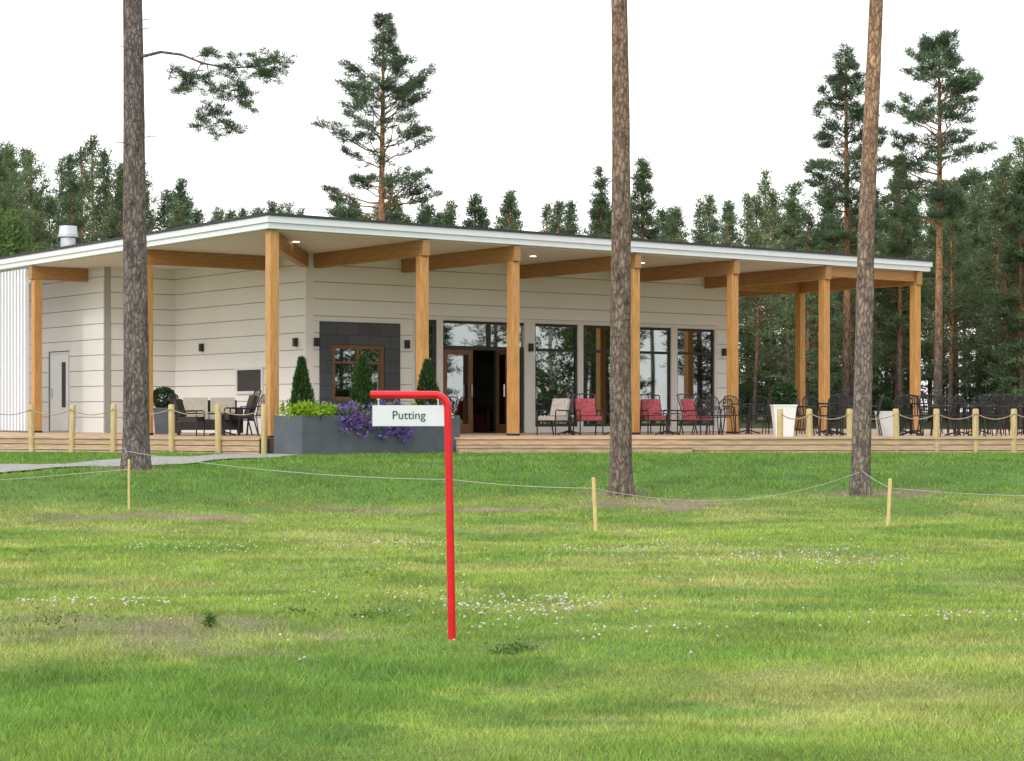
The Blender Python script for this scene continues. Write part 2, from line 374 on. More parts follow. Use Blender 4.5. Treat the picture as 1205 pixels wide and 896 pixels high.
# ---------------------------------------------------------------- clubhouse
TH=math.atan2(.6,.8);P0=(-4.96,38.8)
CH=empty('clubhouse_building',(P0[0],P0[1],0),TH)
DZ=.95;SO=5.22
def bld(mb,name,mats,bevel=0): return mb.build(name,mats,CH,bevel=bevel)
r=MB();r.box(0.04,20.16,.04,21,SO,SO+.12,0);bld(r,'lower_fascia',[fascia_white])
r=MB();r.box(0,20.2,0,21.1,SO+.122,SO+.255,0);bld(r,'upper_fascia',[fascia_white])
r=MB();r.box(-.03,20.23,-.03,21.13,SO+.257,SO+.31,0);bld(r,'roof_sheet',[roof_m])
r=MB();r.box(.2,20.0,.2,20.8,SO-.03,SO-.003,0);bld(r,'soffit',[soffit_m])
SO2=SO-.03
def boards(mb,ax,f,a0,a1,z0,z1,sgn=0,mi=0):
    k=0
    while True:
        b0=DZ+.40*k;b1=b0+.380;k+=1
        if b0>=z1: break
        lo=max(b0,z0);hi=min(b1,z1)
        if hi-lo<.02: continue
        if ax=='u': mb.box(a0,a1,f,f+.03,lo,hi,mi)
        else: mb.box(f,f+.03,a0,a1,lo,hi,mi)
    if ax=='u': mb.box(a0,a1,f+.022,f+.2,z0,z1,1)
    else: mb.box(f+.022,f+.2,a0,a1,z0,z1,1)
V0=4.65;U0=3.66;WP=[white_paint,white_shadowgap]
w=MB()
boards(w,'u',V0,U0+.205,4.03,DZ,3.61);boards(w,'u',V0,U0+.205,6.28,3.615,SO2);boards(w,'u',V0,6.28,6.66,DZ,3.84)
boards(w,'u',V0,6.282,16.72,3.845,SO2);boards(w,'u',V0,16.72,17.19,DZ,SO2)
w.box(U0-.012,U0+.204,V0-.012,V0+.03,DZ,SO2,0)
bld(w,'front_wall_siding',WP)
w=MB();boards(w,'v',U0,V0+.032,11.3,DZ,SO2);bld(w,'side_wall_siding',WP)
w=MB();boards(w,'u',11.3,1.84,U0+.2,DZ,SO2);bld(w,'step_wall_siding',WP)
w=MB();boards(w,'v',1.63,11.29,13.35,DZ,SO2);boards(w,'v',1.63,13.35,14.75,3.1,SO2);boards(w,'v',1.63,14.75,20,DZ,SO2);bld(w,'wing_wall_siding',WP)
w=MB();w.box(16.99,17.19,V0+.2,17,DZ,SO2,0);w.box(1.9,17,17,17.2,DZ,SO2,0);bld(w,'rear_walls',[white_paint])
d=MB();d.box(1.66,1.72,13.4,14.7,DZ,3.08,0);d.box(1.63,1.655,13.47,14.62,DZ+.03,3.0,1);d.box(1.62,1.628,13.62,13.86,1.6,2.8,2)
d.box(1.60,1.625,14.48,14.52,1.85,2.1,3)
bld(d,'service_door',[frame_w,whitepot,frame_d,galv])
d=MB()
a0,a1,b0,b1=6.62,7.96,1.92,2.58
d.box(U0-.05,U0-.002,a0,a0+.07,b0,b1,0);d.box(U0-.05,U0-.002,a1-.07,a1,b0,b1,0);d.box(U0-.05,U0-.002,a0+.07,a1-.07,b0,b0+.07,0);d.box(U0-.05,U0-.002,a0+.07,a1-.07,b1-.07,b1,0)
d.box(U0-.025,U0-.003,a0+.07,a1-.07,b0+.07,b1-.07,1);bld(d,'small_side_window',[frame_w,frame_d])
d=MB();vs=V0-.04
d.box(4.03,4.36,vs,V0+.15,DZ,3.61,0);d.box(5.84,6.28,vs,V0+.15,DZ,3.61,0);d.box(4.36,5.84,vs,V0+.15,3.08,3.61,0);d.box(4.36,5.84,vs,V0+.15,DZ,1.75,0)
bld(d,'slate_surround',[slate])
d=MB();z0,z1=1.75,3.08
for a,b in((4.36,4.46),(5.06,5.13),(5.74,5.84)): d.box(a,b,V0,V0+.1,z0,z1,0)
for a,b in((4.46,5.06),(5.13,5.74)):
    d.box(a,b,V0+.003,V0+.097,z0,z0+.09,0);d.box(a,b,V0+.003,V0+.097,z1-.1,z1,0);d.box(a,b,V0+.01,V0+.08,z1-.45,z1-.40,0);d.box(a,b,V0+.05,V0+.06,z0+.09,z1-.1,1)
bld(d,'wood_framed_window',[frame_b,glass])
fr=MB();gl=MB();dk=MB()
fr.box(6.66,16.72,V0+.01,V0+.17,3.74,3.838,0)
for a,b in[(6.66,6.74),(7.38,7.56),(10.08,10.42),(11.82,12.0),(13.6,13.9),(15.05,15.27),(16.64,16.72)]:
    fr.box(a,b,V0-.01,V0+.16,DZ,3.738,0)
for a,b in[(6.74,7.38),(10.42,11.82),(12.0,13.6),(13.9,15.05),(15.27,16.64)]:
    fr.box(a,b,V0,V0+.15,DZ,1.10,0)
    dk.box(a,b,V0+.03,V0+.12,1.102,1.17,0);dk.box(a,b,V0+.03,V0+.12,3.03,3.10,0);dk.box(a,b,V0+.03,V0+.12,3.67,3.738,0)
    dk.box(a,a+.05,V0+.033,V0+.117,1.17,3.67,0);dk.box(b-.05,b,V0+.033,V0+.117,1.17,3.67,0)
    gl.box(a+.05,b-.05,V0+.07,V0+.08,1.17,3.03,0);gl.box(a+.05,b-.05,V0+.07,V0+.08,3.10,3.67,0)
dk.box(7.56,10.08,V0+.03,V0+.12,3.67,3.738,0);dk.box(7.56,10.08,V0+.03,V0+.12,3.02,3.12,0)
gl.box(7.6,8.95,V0+.07,V0+.08,3.12,3.67,0);gl.box(9.05,10.04,V0+.07,V0+.08,3.12,3.67,0);dk.box(8.95,9.05,V0+.033,V0+.117,3.12,3.67,0)
dk.box(9.2,9.28,V0+.033,V0+.117,DZ,3.02,0);gl.box(9.28,10.0,V0+.07,V0+.08,1.1,3.02,0);dk.box(9.28,10.08,V0+.035,V0+.115,DZ,1.1,0);dk.box(10.0,10.08,V0+.034,V0+.116,1.1,3.02,0)
bld(fr,'window_posts',[frame_w]);bld(dk,'window_sashes',[frame_d]);bld(gl,'window_panes',[glass])
def leaf(name,u,v,rot):
    d=MB();d.box(0,.12,0,.05,0,2.06);d.box(.78,.9,0,.05,0,2.06);d.box(.12,.78,.002,.048,0,.22);d.box(.12,.78,.002,.048,1.94,2.06);d.box(.12,.78,.02,.03,.22,1.94,1)
    d.box(.82,.85,-.06,-.03,.9,1.2,2)
    d.build(name,[frame_b,glass,galv],CH,(u,v,DZ+.01),rot)
leaf('door_leaf_closed',7.6,V0+.04,0);leaf('door_leaf_open',9.18,V0-.02,math.radians(-110))
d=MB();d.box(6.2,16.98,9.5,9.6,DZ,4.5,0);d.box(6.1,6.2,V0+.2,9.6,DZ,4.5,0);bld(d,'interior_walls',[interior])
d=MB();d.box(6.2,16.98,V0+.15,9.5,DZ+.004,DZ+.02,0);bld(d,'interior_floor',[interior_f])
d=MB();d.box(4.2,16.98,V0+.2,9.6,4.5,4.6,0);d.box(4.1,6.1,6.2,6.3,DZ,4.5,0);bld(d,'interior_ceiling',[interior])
d=MB()
for u,v in[(11,7.5),(13,7),(15.5,7.5),(12.2,8.6)]:
    d.box(u-.4,u+.4,v-.4,v+.4,DZ+.7,DZ+.74,0);d.box(u-.04,u+.04,v-.04,v+.04,DZ,DZ+.7,0)
    for s in(-1,1): d.box(u+s*.75-.2,u+s*.75+.2,v-.2,v+.2,DZ+.42,DZ+.47,1);d.box(u+s*.93-.02,u+s*.93+.02,v-.2,v+.2,DZ+.47,DZ+.9,1);d.box(u+s*.75-.18,u+s*.75+.18,v-.18,v+.18,DZ,DZ+.42,1)
bld(d,'interior_furniture',[frame_b,redfab])
d=MB()
for a in(10.5,12.08,13.4,15.35,16.45):
    for k in range(3): d.box(a+k*.055,a+k*.055+.04,V0+.28+.02*(k%2),V0+.31+.02*(k%2),1.1,3.8,0)
bld(d,'curtains',[curtm])
BW=.105;CZ=SO2-.34
cols=[(.25,.25)]+[(u,.25) for u in(3.96,6.42,9.97,13.15,16.35,19.8)]+[(.25,5.98),(.25,12.28),(19.8,4.5)]
for i,(u,v) in enumerate(cols):
    c=MB();top=SO2-.002 if i in(0,) else CZ
    c.box(u-BW,u+BW,v-BW,v+BW,DZ,top,0);c.box(u-BW-.01,u+BW+.01,v-BW-.01,v+BW+.01,DZ+.002,DZ+.05,1)
    bld(c,'timber_column_%d'%i,[glulam,blackmetal],.012)
def beam(name,a,b,w=.09,z0=None):
    a=np.array(a);b=np.array(b);L=np.linalg.norm(b-a);ang=math.atan2(*(b-a)[::-1])
    m=MB();m.box(0,L,-w,w,(CZ+.002 if z0 is None else z0),SO2-.003,0);m.build(name,[glulam_x],CH,(a[0],a[1],0),ang,bevel=.01)
for i,u in enumerate((3.96,6.42,9.97,13.15,16.35)): beam('roof_beam_%d'%i,(u,.08),(u,V0-.002))
beam('roof_beam_end',(19.8,.08),(19.8,12),.09);beam('cross_beam_1',(17.2,4.5),(19.7,4.5),.085);beam('cross_beam_2',(17.2,9),(19.7,9),.085)
beam('cross_beam_3',(16.46,.25),(19.7,.25),.07,SO2-.25)
beam('side_beam_1',(.08,5.98),(U0-.002,5.98));beam('side_beam_2',(.08,12.28),(1.62,12.28));beam('hip_beam',(.36,.40),(U0-.08,V0-.09))
s=MB()
for k in range(38): v=12.55+k*.21;s.box(.06,.16,v,v+.10,DZ+.05,SO2-.05,0)
s.box(.17,.23,12.5,20.4,DZ+.3,DZ+.4,0);s.box(.17,.23,12.5,20.4,SO2-.4,SO2-.3,0);bld(s,'slatted_screen',[fascia_white])
s=MB()
for u in(3.92,6.47,10.25,16.95): s.box(u-.05,u+.05,V0-.11,V0-.013,3.02,3.22,0)
for v in(5.05,9.75): s.box(U0-.10,U0-.014,v-.05,v+.05,3.02,3.22,0)
bld(s,'wall_sconces',[blackmetal])
s=MB()
for u in(1.9,5.2,8.4,11.8,14.9,18.1): s.disc((u,2.1),.075,SO2-.012,SO2-.001,16,0)
bld(s,'soffit_downlights',[bulb])
d=MB();cu=((lambda dx,dy:(.8*dx+.6*dy,-.6*dx+.8*dy))(-12.0-P0[0],51.7-P0[1]))
d.disc(cu,.20,SO+.31,SO+.95,20);d.disc(cu,.27,SO+.98,SO+1.05,20);d.disc(cu,.13,SO+.95,SO+.98,12);d.disc(cu,.25,SO+1.052,SO+1.28,20,0,.23)
bld(d,'roof_flue',[galv])
d=MB()
for k in(-1,1): d.disc((cu[0]-.9,cu[1]+1.2*k),.05,SO+.31,SO+.6,8)
bld(d,'roof_vents',[blackmetal])

# ---------------------------------------------------------------- terrace
TE=empty('wooden_terrace')
poly=[(-24,47.8),(-5.1,38.72),(-4.6,38.5),(-1.2,39.75),(15,40.1),(17,56),(8,60),(-20,60)]
n=len(poly);V=[(a,b,DZ) for a,b in poly]+[(a,b,.5) for a,b in poly]
t=MB();t.add(V[:n],[list(range(n))])
bm=t.build('deck_top',[deckwood],TE)
t=MB();
for i in range(n):
    j=(i+1)%n;t.add([V[i],V[j],V[n+j],V[n+i]],[(0,1,2,3)])
t.build('deck_side',[soilm],TE)
def edgeboards(a,b,name,out=.03):
    a=np.array(a);b=np.array(b);L=np.linalg.norm(b-a);ang=math.atan2(*(b-a)[::-1]);m=MB()
    for z0,z1 in((.56,.665),(.68,.785),(.80,.905)): m.box(0,L,-out,-.002,z0,z1)
    m.box(-.01,L+.01,-out-.03,.10,.912,.957);m.build(name,[deckwood],TE,(a[0],a[1],0),ang)
edgeboards(poly[0],poly[1],'left_edge_boards');edgeboards(poly[3],poly[4],'front_edge_boards')
m=MB();a=np.array(poly[3]);m.box(.1,4.9,-.48,-.05,.5,.74);m.box(.08,4.92,-.50,-.04,.742,.785);m.build('wide_step',[deckwood],TE,(a[0],a[1],0),math.atan2(.35,16.2))

# fences
def rope(mb,a,b,sag,r=.012,mi=1,k=10):
    a=np.array(a);b=np.array(b);t=np.linspace(0,1,k)[:,None];P=a+(b-a)*t;P[:,2]-=sag*4*(t*(1-t))[:,0];mb.tube(P,r,5,mi)
def fence(name,pts,ztop,sag):
    e=MB();rg=R(len(pts))
    for (a,b) in pts:
        dx,dy=rg.randn(2)*.012
        e.tube([(a,b,.5),(a+dx*.5,b+dy,1.2),(a+dx,b+dy,ztop-.03),(a+dx,b+dy,ztop)],[.065,.065,.065,.05],10,0)
    for p,q in zip(pts[:-1],pts[1:]):
        rope(e,(p[0],p[1]-.06,ztop-.10),(q[0],q[1]-.06,ztop-.10),sag,.011,1)
    e.build(name,[postwood,ropem],smooth=True)
pts=[]
for px in(-70,-15,37,84,133,202,257,311):
    k=(px-602.5)/F;x=36.18*k/(1+.481*k);pts.append((x,38.63-.481*(x+5.05)))
fence('rope_fence',pts,1.64,.12)
pts=[((px-602.5)/F*40.0,40.0) for px in(918,953,1000,1055,1102,1148,1193,1245,1290)]
fence('rope_fence',pts,1.55,.12)

# planter box
pl=MB();
pl.box(0,3.8,0,.06,0,.86,0);pl.box(0,3.8,1.05,1.11,0,.86,0);pl.box(0,.06,.06,1.05,0,.86,0);pl.box(3.74,3.8,.06,1.05,0,.86,0);pl.box(.06,3.74,.06,1.05,0,.78,1)
PE=empty('flower_planter',(-4.12,37.5,.55),TH)
pl.build('planter_box',[graymetal,soilm,frame_d],PE,bevel=.008)
rng=R(21)
def blobleaf(mb,c,rad,k,l,w,mi,rng,surf=.6,up=.3,lo=.6,hi=1.4):
    c=np.array(c);rad=np.array(rad);d=rng.randn(k,3);d/=np.linalg.norm(d,axis=1)[:,None]
    r=(surf+(1-surf)*rng.rand(k))[:,None];C=c+d*rad*r
    mb.tris(C,d+rng.randn(k,3)*.6+[0,0,up],rng.uniform(.7,1.3,k)*l,w,rng,mi,rng.uniform(lo,hi,k),.2)
fl=MB()
for i in range(26):
    u=.1+i*.14+rng.randn()*.04;y=rng.uniform(-.10,.30);z=.86+rng.uniform(-.10,.13)
    if u<.75: continue
    blobleaf(fl,(u,y,z),(.16,.16,.15),70,.07,.05,1,rng)
    blobleaf(fl,(u,y,z),(.18,.19,.17),95 if .8<u<2.3 else 55,.06,.055,0,rng,.85)
for i in range(14):
    u=.9+rng.rand()*1.5;blobleaf(fl,(u,-.10,.68+rng.uniform(-.22,.10)),(.13,.09,.16),60,.06,.055,0,rng,.8)
for i in range(9): blobleaf(fl,(2.5+i*.12,-.02,.86),(.1,.1,.1),26,.055,.05,3,rng,.8)
for i in range(14):
    u=rng.uniform(.05,.75);blobleaf(fl,(u,rng.uniform(.05,.9),.92+rng.rand()*.08),(.16,.16,.13),90,.09,.05,2,rng)
for i in range(8): blobleaf(fl,(rng.uniform(2.9,3.7),rng.uniform(.4,1.),.95),(.14,.14,.13),70,.09,.05,2,rng)
fl.build('petunias_and_leaves',[petal,leafg,leafy,petalw],PE)
def thuja(c,H,r,name,parent):
    m=MB();k=2600;t=rng.rand(k)**.8;a=rng.rand(k)*2*np.pi;pr=np.interp(t,[0,.12,.35,.7,1],[.6,1,.95,.5,.04])
    rr=r*pr*(.65+.4*rng.rand(k))*(1+.15*np.sin(a*3+t*9))
    C=np.stack([c[0]+rr*np.cos(a),c[1]+rr*np.sin(a),c[2]+t*H],1)
    D=np.stack([np.cos(a),np.sin(a),np.full(k,1.6)],1)+rng.randn(k,3)*.4
    m.tris(C,D,.09,.035,rng,0,rng.uniform(.5,1.5,k),.15);m.tube([c,(c[0],c[1],c[2]+H*.8)],[.03,.01],6,1);m.build(name,[thujam,bark_f],parent)
thuja((.32,.55,.85),1.13,.20,'thuja_1',PE);thuja((1.75,.55,.85),1.18,.24,'thuja_2',PE);thuja((3.35,.55,.85),1.12,.24,'thuja_3',PE)

def pot(x,y,z0,h,wb,wt,br,name='potted_bush',potm=whitepot):
    m=MB();m.frustum(x,y,z0,z0+h,wb,wt,0);m.frustum(x,y,z0+h-.001,z0+h+.03,wt*1.05,wt*1.05,0)
    m.frustum(x,y,z0+h+.03,z0+h+.035,wt*.85,wt*.85,2)
    rg=R(int(x*10)%97+3);blobleaf(m,(x,y,z0+h+br*.95),(br,br,br*.95),2200,.055,.04,1,rg,.8,.2,.45,1.5)
    m.tube([(x,y,z0+h),(x,y,z0+h+br)],.02,6,3);m.build(name,[potm,boxm,soilm,bark_f])
Y=41.5;pot(wx(922,Y),Y,DZ,.66,.18,.25,.27)
Y=42.5;pot(wx(1042,Y),Y,DZ,.52,.15,.20,.16)
Y=46.0;pot(wx(193,Y),Y,DZ,.60,.18,.22,.27,potm=graymetal)

# ---------------------------------------------------------------- furniture
def armchair(fab):
    m=MB()
    for x in(-.29,.29):
        m.tube([(x,-.3,0),(x,-.3,.60),(x*1.02,-.26,.62),(x,.25,.60)],.017,6,0);m.tube([(x,.34,0),(x,.22,.45),(x,.40,1.0)],.017,6,0)
        m.tube([(x,-.3,.36),(x,.26,.34)],.017,6,0)
    for y in(-.3,.24): m.tube([(-.29,y,.36),(.29,y,.36)],.015,6,0)
    m.tube([(-.29,.40,1.0),(0,.43,1.03),(.29,.40,1.0)],.017,6,0)
    for k in range(5): m.tube([(-.2+k*.1,.22,.4),(-.2+k*.1,.41,1.0)],.008,4,0)
    m.box(-.26,.26,-.30,.22,.37,.47,1)
    xf=Matrix.Translation((0,.22,.46))@Matrix.Rotation(math.radians(-17),4,'X')
    m.box(-.25,.25,-.09,.0,0,.44,1,xf)
    return m.build('chair',[blackmetal,fab],mesh_only=True)
def metalchair():
    m=MB()
    for x in(-.22,.22):
        m.tube([(x*1.05,-.24,0),(x,-.2,.44),(x*1.1,-.18,.64),(x*1.1,.18,.66)],.013,6,0);m.tube([(x*1.1,.28,0),(x,.2,.44),(x*.95,.28,.80),(x*.7,.31,.88)],.013,6,0)
    m.tube([(-.154,.31,.88),(0,.32,.91),(.154,.31,.88)],.013,6,0)
    m.box(-.22,.22,-.22,.20,.43,.455,0)
    for k in range(7):
        x=-.165+k*.055;m.tube([(x,.2,.46),(x*.9,.305,.88)],.008,4,0)
    return m.build('chair',[blackmetal],mesh_only=True)
def table(r=.4,h=.73):
    m=MB();m.disc((0,0),r,h-.025,h,24,0);m.disc((0,0),.03,.02,h-.03,8,0)
    for k in range(4):
        a=k*math.pi/2+.4;m.tube([(0,0,.10),(.3*math.cos(a),.3*math.sin(a),.015)],.018,6,0)
    return m.build('table',[blackmetal],mesh_only=True)
ac_r=armchair(redfab);ac_p=armchair(strfab);mc=metalchair();tb=table();tl=table(.32,.5)
def put(me,name,px,Y,rot,s=1): place(me,name,None,(wx(px,Y),Y,DZ+.002),rot,0,s)
for px,Y,r,me in[(692,43.5,.25,ac_r),(652,43.3,-.7,ac_p),(770,45.2,.3,ac_r),(800,45.2,-1.0,ac_p),(820,44.2,.9,ac_r),(846,44.8,-.8,mc),(748,46,.4,ac_r),(834,43.6,2.2,mc)]:
    put(me,'patio_armchair',px,Y,r,.92)
put(tl,'patio_table',725,43.8,0);put(tl,'patio_table',785,43.9,0);put(tl,'patio_table',670,44.2,0)
rg=R(8)
for i,(px,Y) in enumerate([(880,45.5),(985,42.2),(975,46),(1072,42.8),(1060,46.5),(1128,42.0),(1150,45.6),(1205,42.6),(1225,46)]):
    put(tb,'terrace_table',px,Y,rg.rand());a0=rg.rand()*6
    for k in range(4):
        a=a0+k*math.pi/2;x=wx(px,Y)+.68*math.cos(a);y=Y+.68*math.sin(a)
        place(mc,'metal_chair',None,(x,y,DZ+.002),a-math.pi/2+rg.randn()*.2)
m=MB();m.box(-.75,.75,-.32,.32,.12,.36,0)
for x in(-.7,.7): m.box(x-.07,x+.07,-.34,.34,.05,.62,0)
m.box(-.63,.63,.26,.36,.36,.80,0)
m.box(-.60,-.01,-.30,.22,.362,.48,1);m.box(.01,.60,-.30,.22,.362,.48,1)
for x in(-.31,.31): m.box(-.28,.28,-.12,0,0,.36,1,Matrix.Translation((x,.22,.48))@Matrix.Rotation(-.25,4,'X'))
for x in(-.68,.68):
    for y in(-.28,.28): m.box(x-.03,x+.03,y-.03,y+.03,0,.12,2)
sofa=m.build('sofa',[wicker,beigefab,blackmetal],mesh_only=True)
ac_d=armchair(wicker)
put(sofa,'wicker_sofa',246,43.6,.15);place(tl,'patio_table',None,(wx(262,42.6),42.6,DZ+.002))
put(ac_d,'patio_armchair',283,43.2,-1.2);put(ac_d,'patio_armchair',222,42.4,1.4,.9);put(mc,'metal_chair',297,42.6,-1.9);put(mc,'metal_chair',303,43.6,-1.4)

# ---------------------------------------------------------------- putting sign
sx,sy=-.392,12.5;sz=float(terrain(sx,sy))
SG=empty('putting_sign',(sx,sy,sz))
top=wz(465,12.5)-sz;lean=-.028
P=[(0,0,-.1),(0,0,0),(lean*.5,0,top*.5),(lean,0,top-.09)]
for k in range(1,8):
    a=k/8*math.pi/2;P.append((lean-.085*(1-math.cos(a)),0,top-.09+.09*math.sin(a)))
P+= [(lean-.085,0,top),(lean-.3,0,top+.001),(lean-.505,0,top+.002)]
m=MB();m.tube(P,.0255,20,0);m.build('red_post',[redpaint],SG,smooth=True)
m=MB();m.box(-.52,-.045,-.006,.006,top-.205,top-.068);m.build('sign_panel',[signwhite],SG,bevel=.003)
m=MB()
for x in(-.48,-.09): m.tube([(x,0,top-.02),(x,0,top-.075)],.006,8);m.disc((x,0),.012,top-.032,top-.024,10)
m.build('hangers',[galv],SG)
fc=bpy.data.curves.new('lettering','FONT');fc.body='Putting';fc.size=.078;fc.align_x='CENTER';fc.align_y='CENTER';fc.extrude=.0006
fo=bpy.data.objects.new('lettering',fc);col.objects.link(fo);fo.parent=SG;fo.location=(-.283,-.0085,top-.134);fo.rotation_euler=(math.pi/2,0,0);fc.materials.append(signtext)

# ---------------------------------------------------------------- foreground stakes and cord
def stake(x,y,h,r,mat,lx=0,ly=0,name='wooden_stake'):
    z=float(terrain(x,y));m=MB();m.tube([(x,y,z-.1),(x,y,z),(x+lx,y+ly,z+h-.01),(x+lx,y+ly,z+h)],[r,r,r,r*.8],8,0);m.build(name,[mat]);return (x+lx,y+ly,z+h*.8)
sA=stake(-5.45,27.2,.72,.017,stake_y)
s1=stake(wx(701,25.6),25.6,.72,.026,stake_y,-.03)
s2=stake(wx(1045,25.6),25.6,.64,.026,stake_y,.03)
s3=stake(wx(1022,30.6),30.6,.2,.03,whitepot,name='marker_peg')
cd=MB()
rope(cd,(-14,33,float(terrain(-14,33))+.5),(-6.2,30.8,float(terrain(-6.2,31))+.35),.1,.005,0)
rope(cd,(-6.2,30.8,.85),(-.9,28.5,.48),.10,.005,0,16)
rope(cd,(-.9,28.5,.48),s1,.03,.005,0);rope(cd,s1,(5.55,30.3,.55),.30,.005,0,20);rope(cd,(5.55,30.3,.55),s2,.02,.005,0)
rope(cd,s2,(12,29.5,.45),.18,.005,0,16);rope(cd,(-14,27.6,.15),sA,.06,.004,0)
cd.build('boundary_cord',[ropew])

# ---------------------------------------------------------------- trees
def conifer(name,H,cs,Rc,prof,seed,whorl,per,tuft,need,l,wd,r0,mats,lean=(0,0),e0=-5,e1=50,trn=(10,14),ex=.65,flat=1.0,droop=0,side=.38,flare=0,extra=None,stubs=True,wob=1.,qlo=.25,skip=.18):
    rg=R(seed);m=MB()
    hs=np.linspace(0,1,trn[1]);kk=np.linspace(0,1,9)
    bx=np.interp(hs,kk,np.cumsum(rg.randn(9)));by=np.interp(hs,kk,np.cumsum(rg.randn(9)))
    sm=np.ones(5)/5
    bx=np.convolve(np.pad(bx,2,'edge'),sm,'valid')*H*.0022*wob;by=np.convolve(np.pad(by,2,'edge'),sm,'valid')*H*.0022*wob
    TP=np.stack([bx-bx[0]+lean[0]*hs,by-by[0]+lean[1]*hs,hs*H],1)
    rad=r0*(1-hs)**ex+.012
    if flare: rad=rad*(1+flare*np.exp(-hs*H/.22))
    m.tube(TP,rad,trn[0],0,None,.05,rg)
    C=[];D=[];Tn=[]
    h=cs*H
    while h<H*.985:
        t=(h/H-cs)/(1-cs)
        for k in range(per):
            if rg.rand()<skip: continue
            hh=h+rg.randn()*whorl*.3
            hh=min(max(hh,cs*H*.95),H*.99);az=rg.rand()*2*np.pi
            L=Rc*np.interp(t,*prof)*rg.uniform(.5,1.15)+.12
            el=math.radians(e0+(e1-e0)*t+rg.randn()*8)
            base=np.array([np.interp(hh/H,hs,TP[:,0]),np.interp(hh/H,hs,TP[:,1]),hh])
            s=np.linspace(0,1,5);dh=np.array([math.cos(az),math.sin(az)])
            P=np.stack([base[0]+dh[0]*s*L*math.cos(el),base[1]+dh[1]*s*L*math.cos(el),base[2]+L*math.sin(el)*s+L*droop*s*s],1)
            P[1:-1]+=rg.randn(3,3)*L*.025
            rr=min(.02+.010*L,.05)*(.5+.5*(1-t))
            m.tube(P,rr*(1-.8*s),4,0)
            nt=max(3,int(tuft*L/max(Rc,.1)+2))
            q=qlo+(1-qlo)*rg.rand(nt)**.7
            c=np.stack([np.interp(q,s,P[:,i]) for i in range(3)],1)
            lat=np.array([-dh[1],dh[0],0]);off=(rg.rand(nt)*2-1)*L*side*(1.15-q)**.6
            c=c+lat*off[:,None];c[:,2]+=rg.randn(nt)*.06*flat+.05
            d=np.array([dh[0],dh[1],.35])+rg.randn(nt,3)*.3+lat*np.sign(off)[:,None]*.5
            C.append(c);D.append(d);Tn.append(np.full(nt,rg.uniform(.6,1.4)))
        h+=whorl*rg.uniform(.7,1.3)*(1-.45*t)
    if extra is not None: extra(m,C,D,Tn,rg)
    q=np.linspace(.93,1.0,5);C.append(np.stack([np.interp(q,hs,TP[:,i]) for i in range(3)],1));D.append(np.tile([[0,0,1.5]],(5,1)));Tn.append(np.ones(5))
    C=np.vstack(C);D=np.vstack(D);Tn=np.concatenate(Tn)
    Tn=Tn*rg.uniform(.75,1.3,len(Tn));nT=len(C)
    idx=np.repeat(np.arange(nT),need)
    CC=C[idx]+rg.randn(len(idx),3)*np.array([1,1,.5])*l*.45;DD=D[idx]/np.linalg.norm(D[idx],axis=1)[:,None]*.7+rg.randn(len(idx),3)*.65+[0,0,.25]
    m.tris(CC,DD,l*rg.uniform(.6,1.2,len(idx)),wd,rg,1,Tn[idx]*rg.uniform(.8,1.2,len(idx)),.1)
    if stubs:
        for k in range(int(H*.7)):
            hh=rg.uniform(.18,cs)*H;az=rg.rand()*6.28;b=np.array([np.interp(hh/H,hs,TP[:,0]),np.interp(hh/H,hs,TP[:,1]),hh]);L=rg.uniform(.2,.8)+r0
            m.tube([b,b+[math.cos(az)*L*.6,math.sin(az)*L*.6,.05],b+[math.cos(az)*L,math.sin(az)*L,-.08]],[.012,.008,.004],4,0)
    return m.build(name,mats,mesh_only=True,sm_mi=0)
scots=([0,.12,.36,.55,.68,.84,1],[.75,.95,1,.9,.7,.38,.05])
spike=([0,.15,.4,.7,.88,1],[.8,1,.85,.42,.16,.02])
cone=([0,.1,.5,.85,1],[.8,1,.58,.15,.01])
round_=([0,.2,.5,.8,1],[.7,1,.95,.6,.1])
tmpl=[]
for i in range(3): tmpl.append(conifer('forest_pine',12,.20+.08*i,1.75,spike,100+i,.50,6,9,7,.24,.055,.11,[bark_f,pine_n],e0=12,e1=55,side=.5,wob=2.2))
for i in range(2): tmpl.append(conifer('forest_spruce',12,.06+.06*i,1.85,cone,110+i,.42,7,10,7,.24,.06,.12,[bark_f,spruce_n],e0=-12,e1=30,droop=.1,side=.45))
for i in range(2): tmpl.append(conifer('forest_pine_tall',12,.42,1.75,round_ if i else spike,120+i,.48,6,10,7,.24,.06,.10,[bark_f,pine_n],e0=10,e1=60,side=.5,wob=2.2))
def broadleaf(seed,H=7,mb=None):
    rg=R(seed);m=MB();m.tube([(0,0,0),(.1,.05,H*.5),(.05,0,H*.95)],[.11,.07,.02],8,0)
    for k in range(70):
        t=rg.rand()**.8;z=H*(.12+.85*t);a=rg.rand()*6.28;r=1.7*math.sin(math.pi*(.15+.8*t))*rg.uniform(.3,1);c=(r*math.cos(a),r*math.sin(a),z)
        m.tube([(0,0,z-.5*r),c],[.02,.006],4,0);blobleaf(m,c,(.5,.5,.4),110,.13,.09,1,rg,.2,.2,.6,1.3)
    return m.build('forest_birch',[birch_b,birch_l],mesh_only=True)
bl=[broadleaf(1),broadleaf(2)]
FT=empty('distant_forest');rg=R(77)
topx=[-400,-60,0,30,60,90,125,160,190,230,280,330,380,540,575,620,690,750,800,860,900,960,1010,1060,1110,1160,1205,1300,1700]
topy=[200,172,162,178,180,172,162,196,222,234,240,234,236,232,212,236,236,232,242,236,218,214,226,220,208,202,194,185,185]
def addtree(x,y,ht,me,base=12.0):
    s=ht/base;w_=s**.6*rg.uniform(.85,1.2);place(me,me.name.split('.')[0],FT,(x,y,float(terrain(x,y))-.1),rg.rand()*6.28,0,(w_,w_,s))
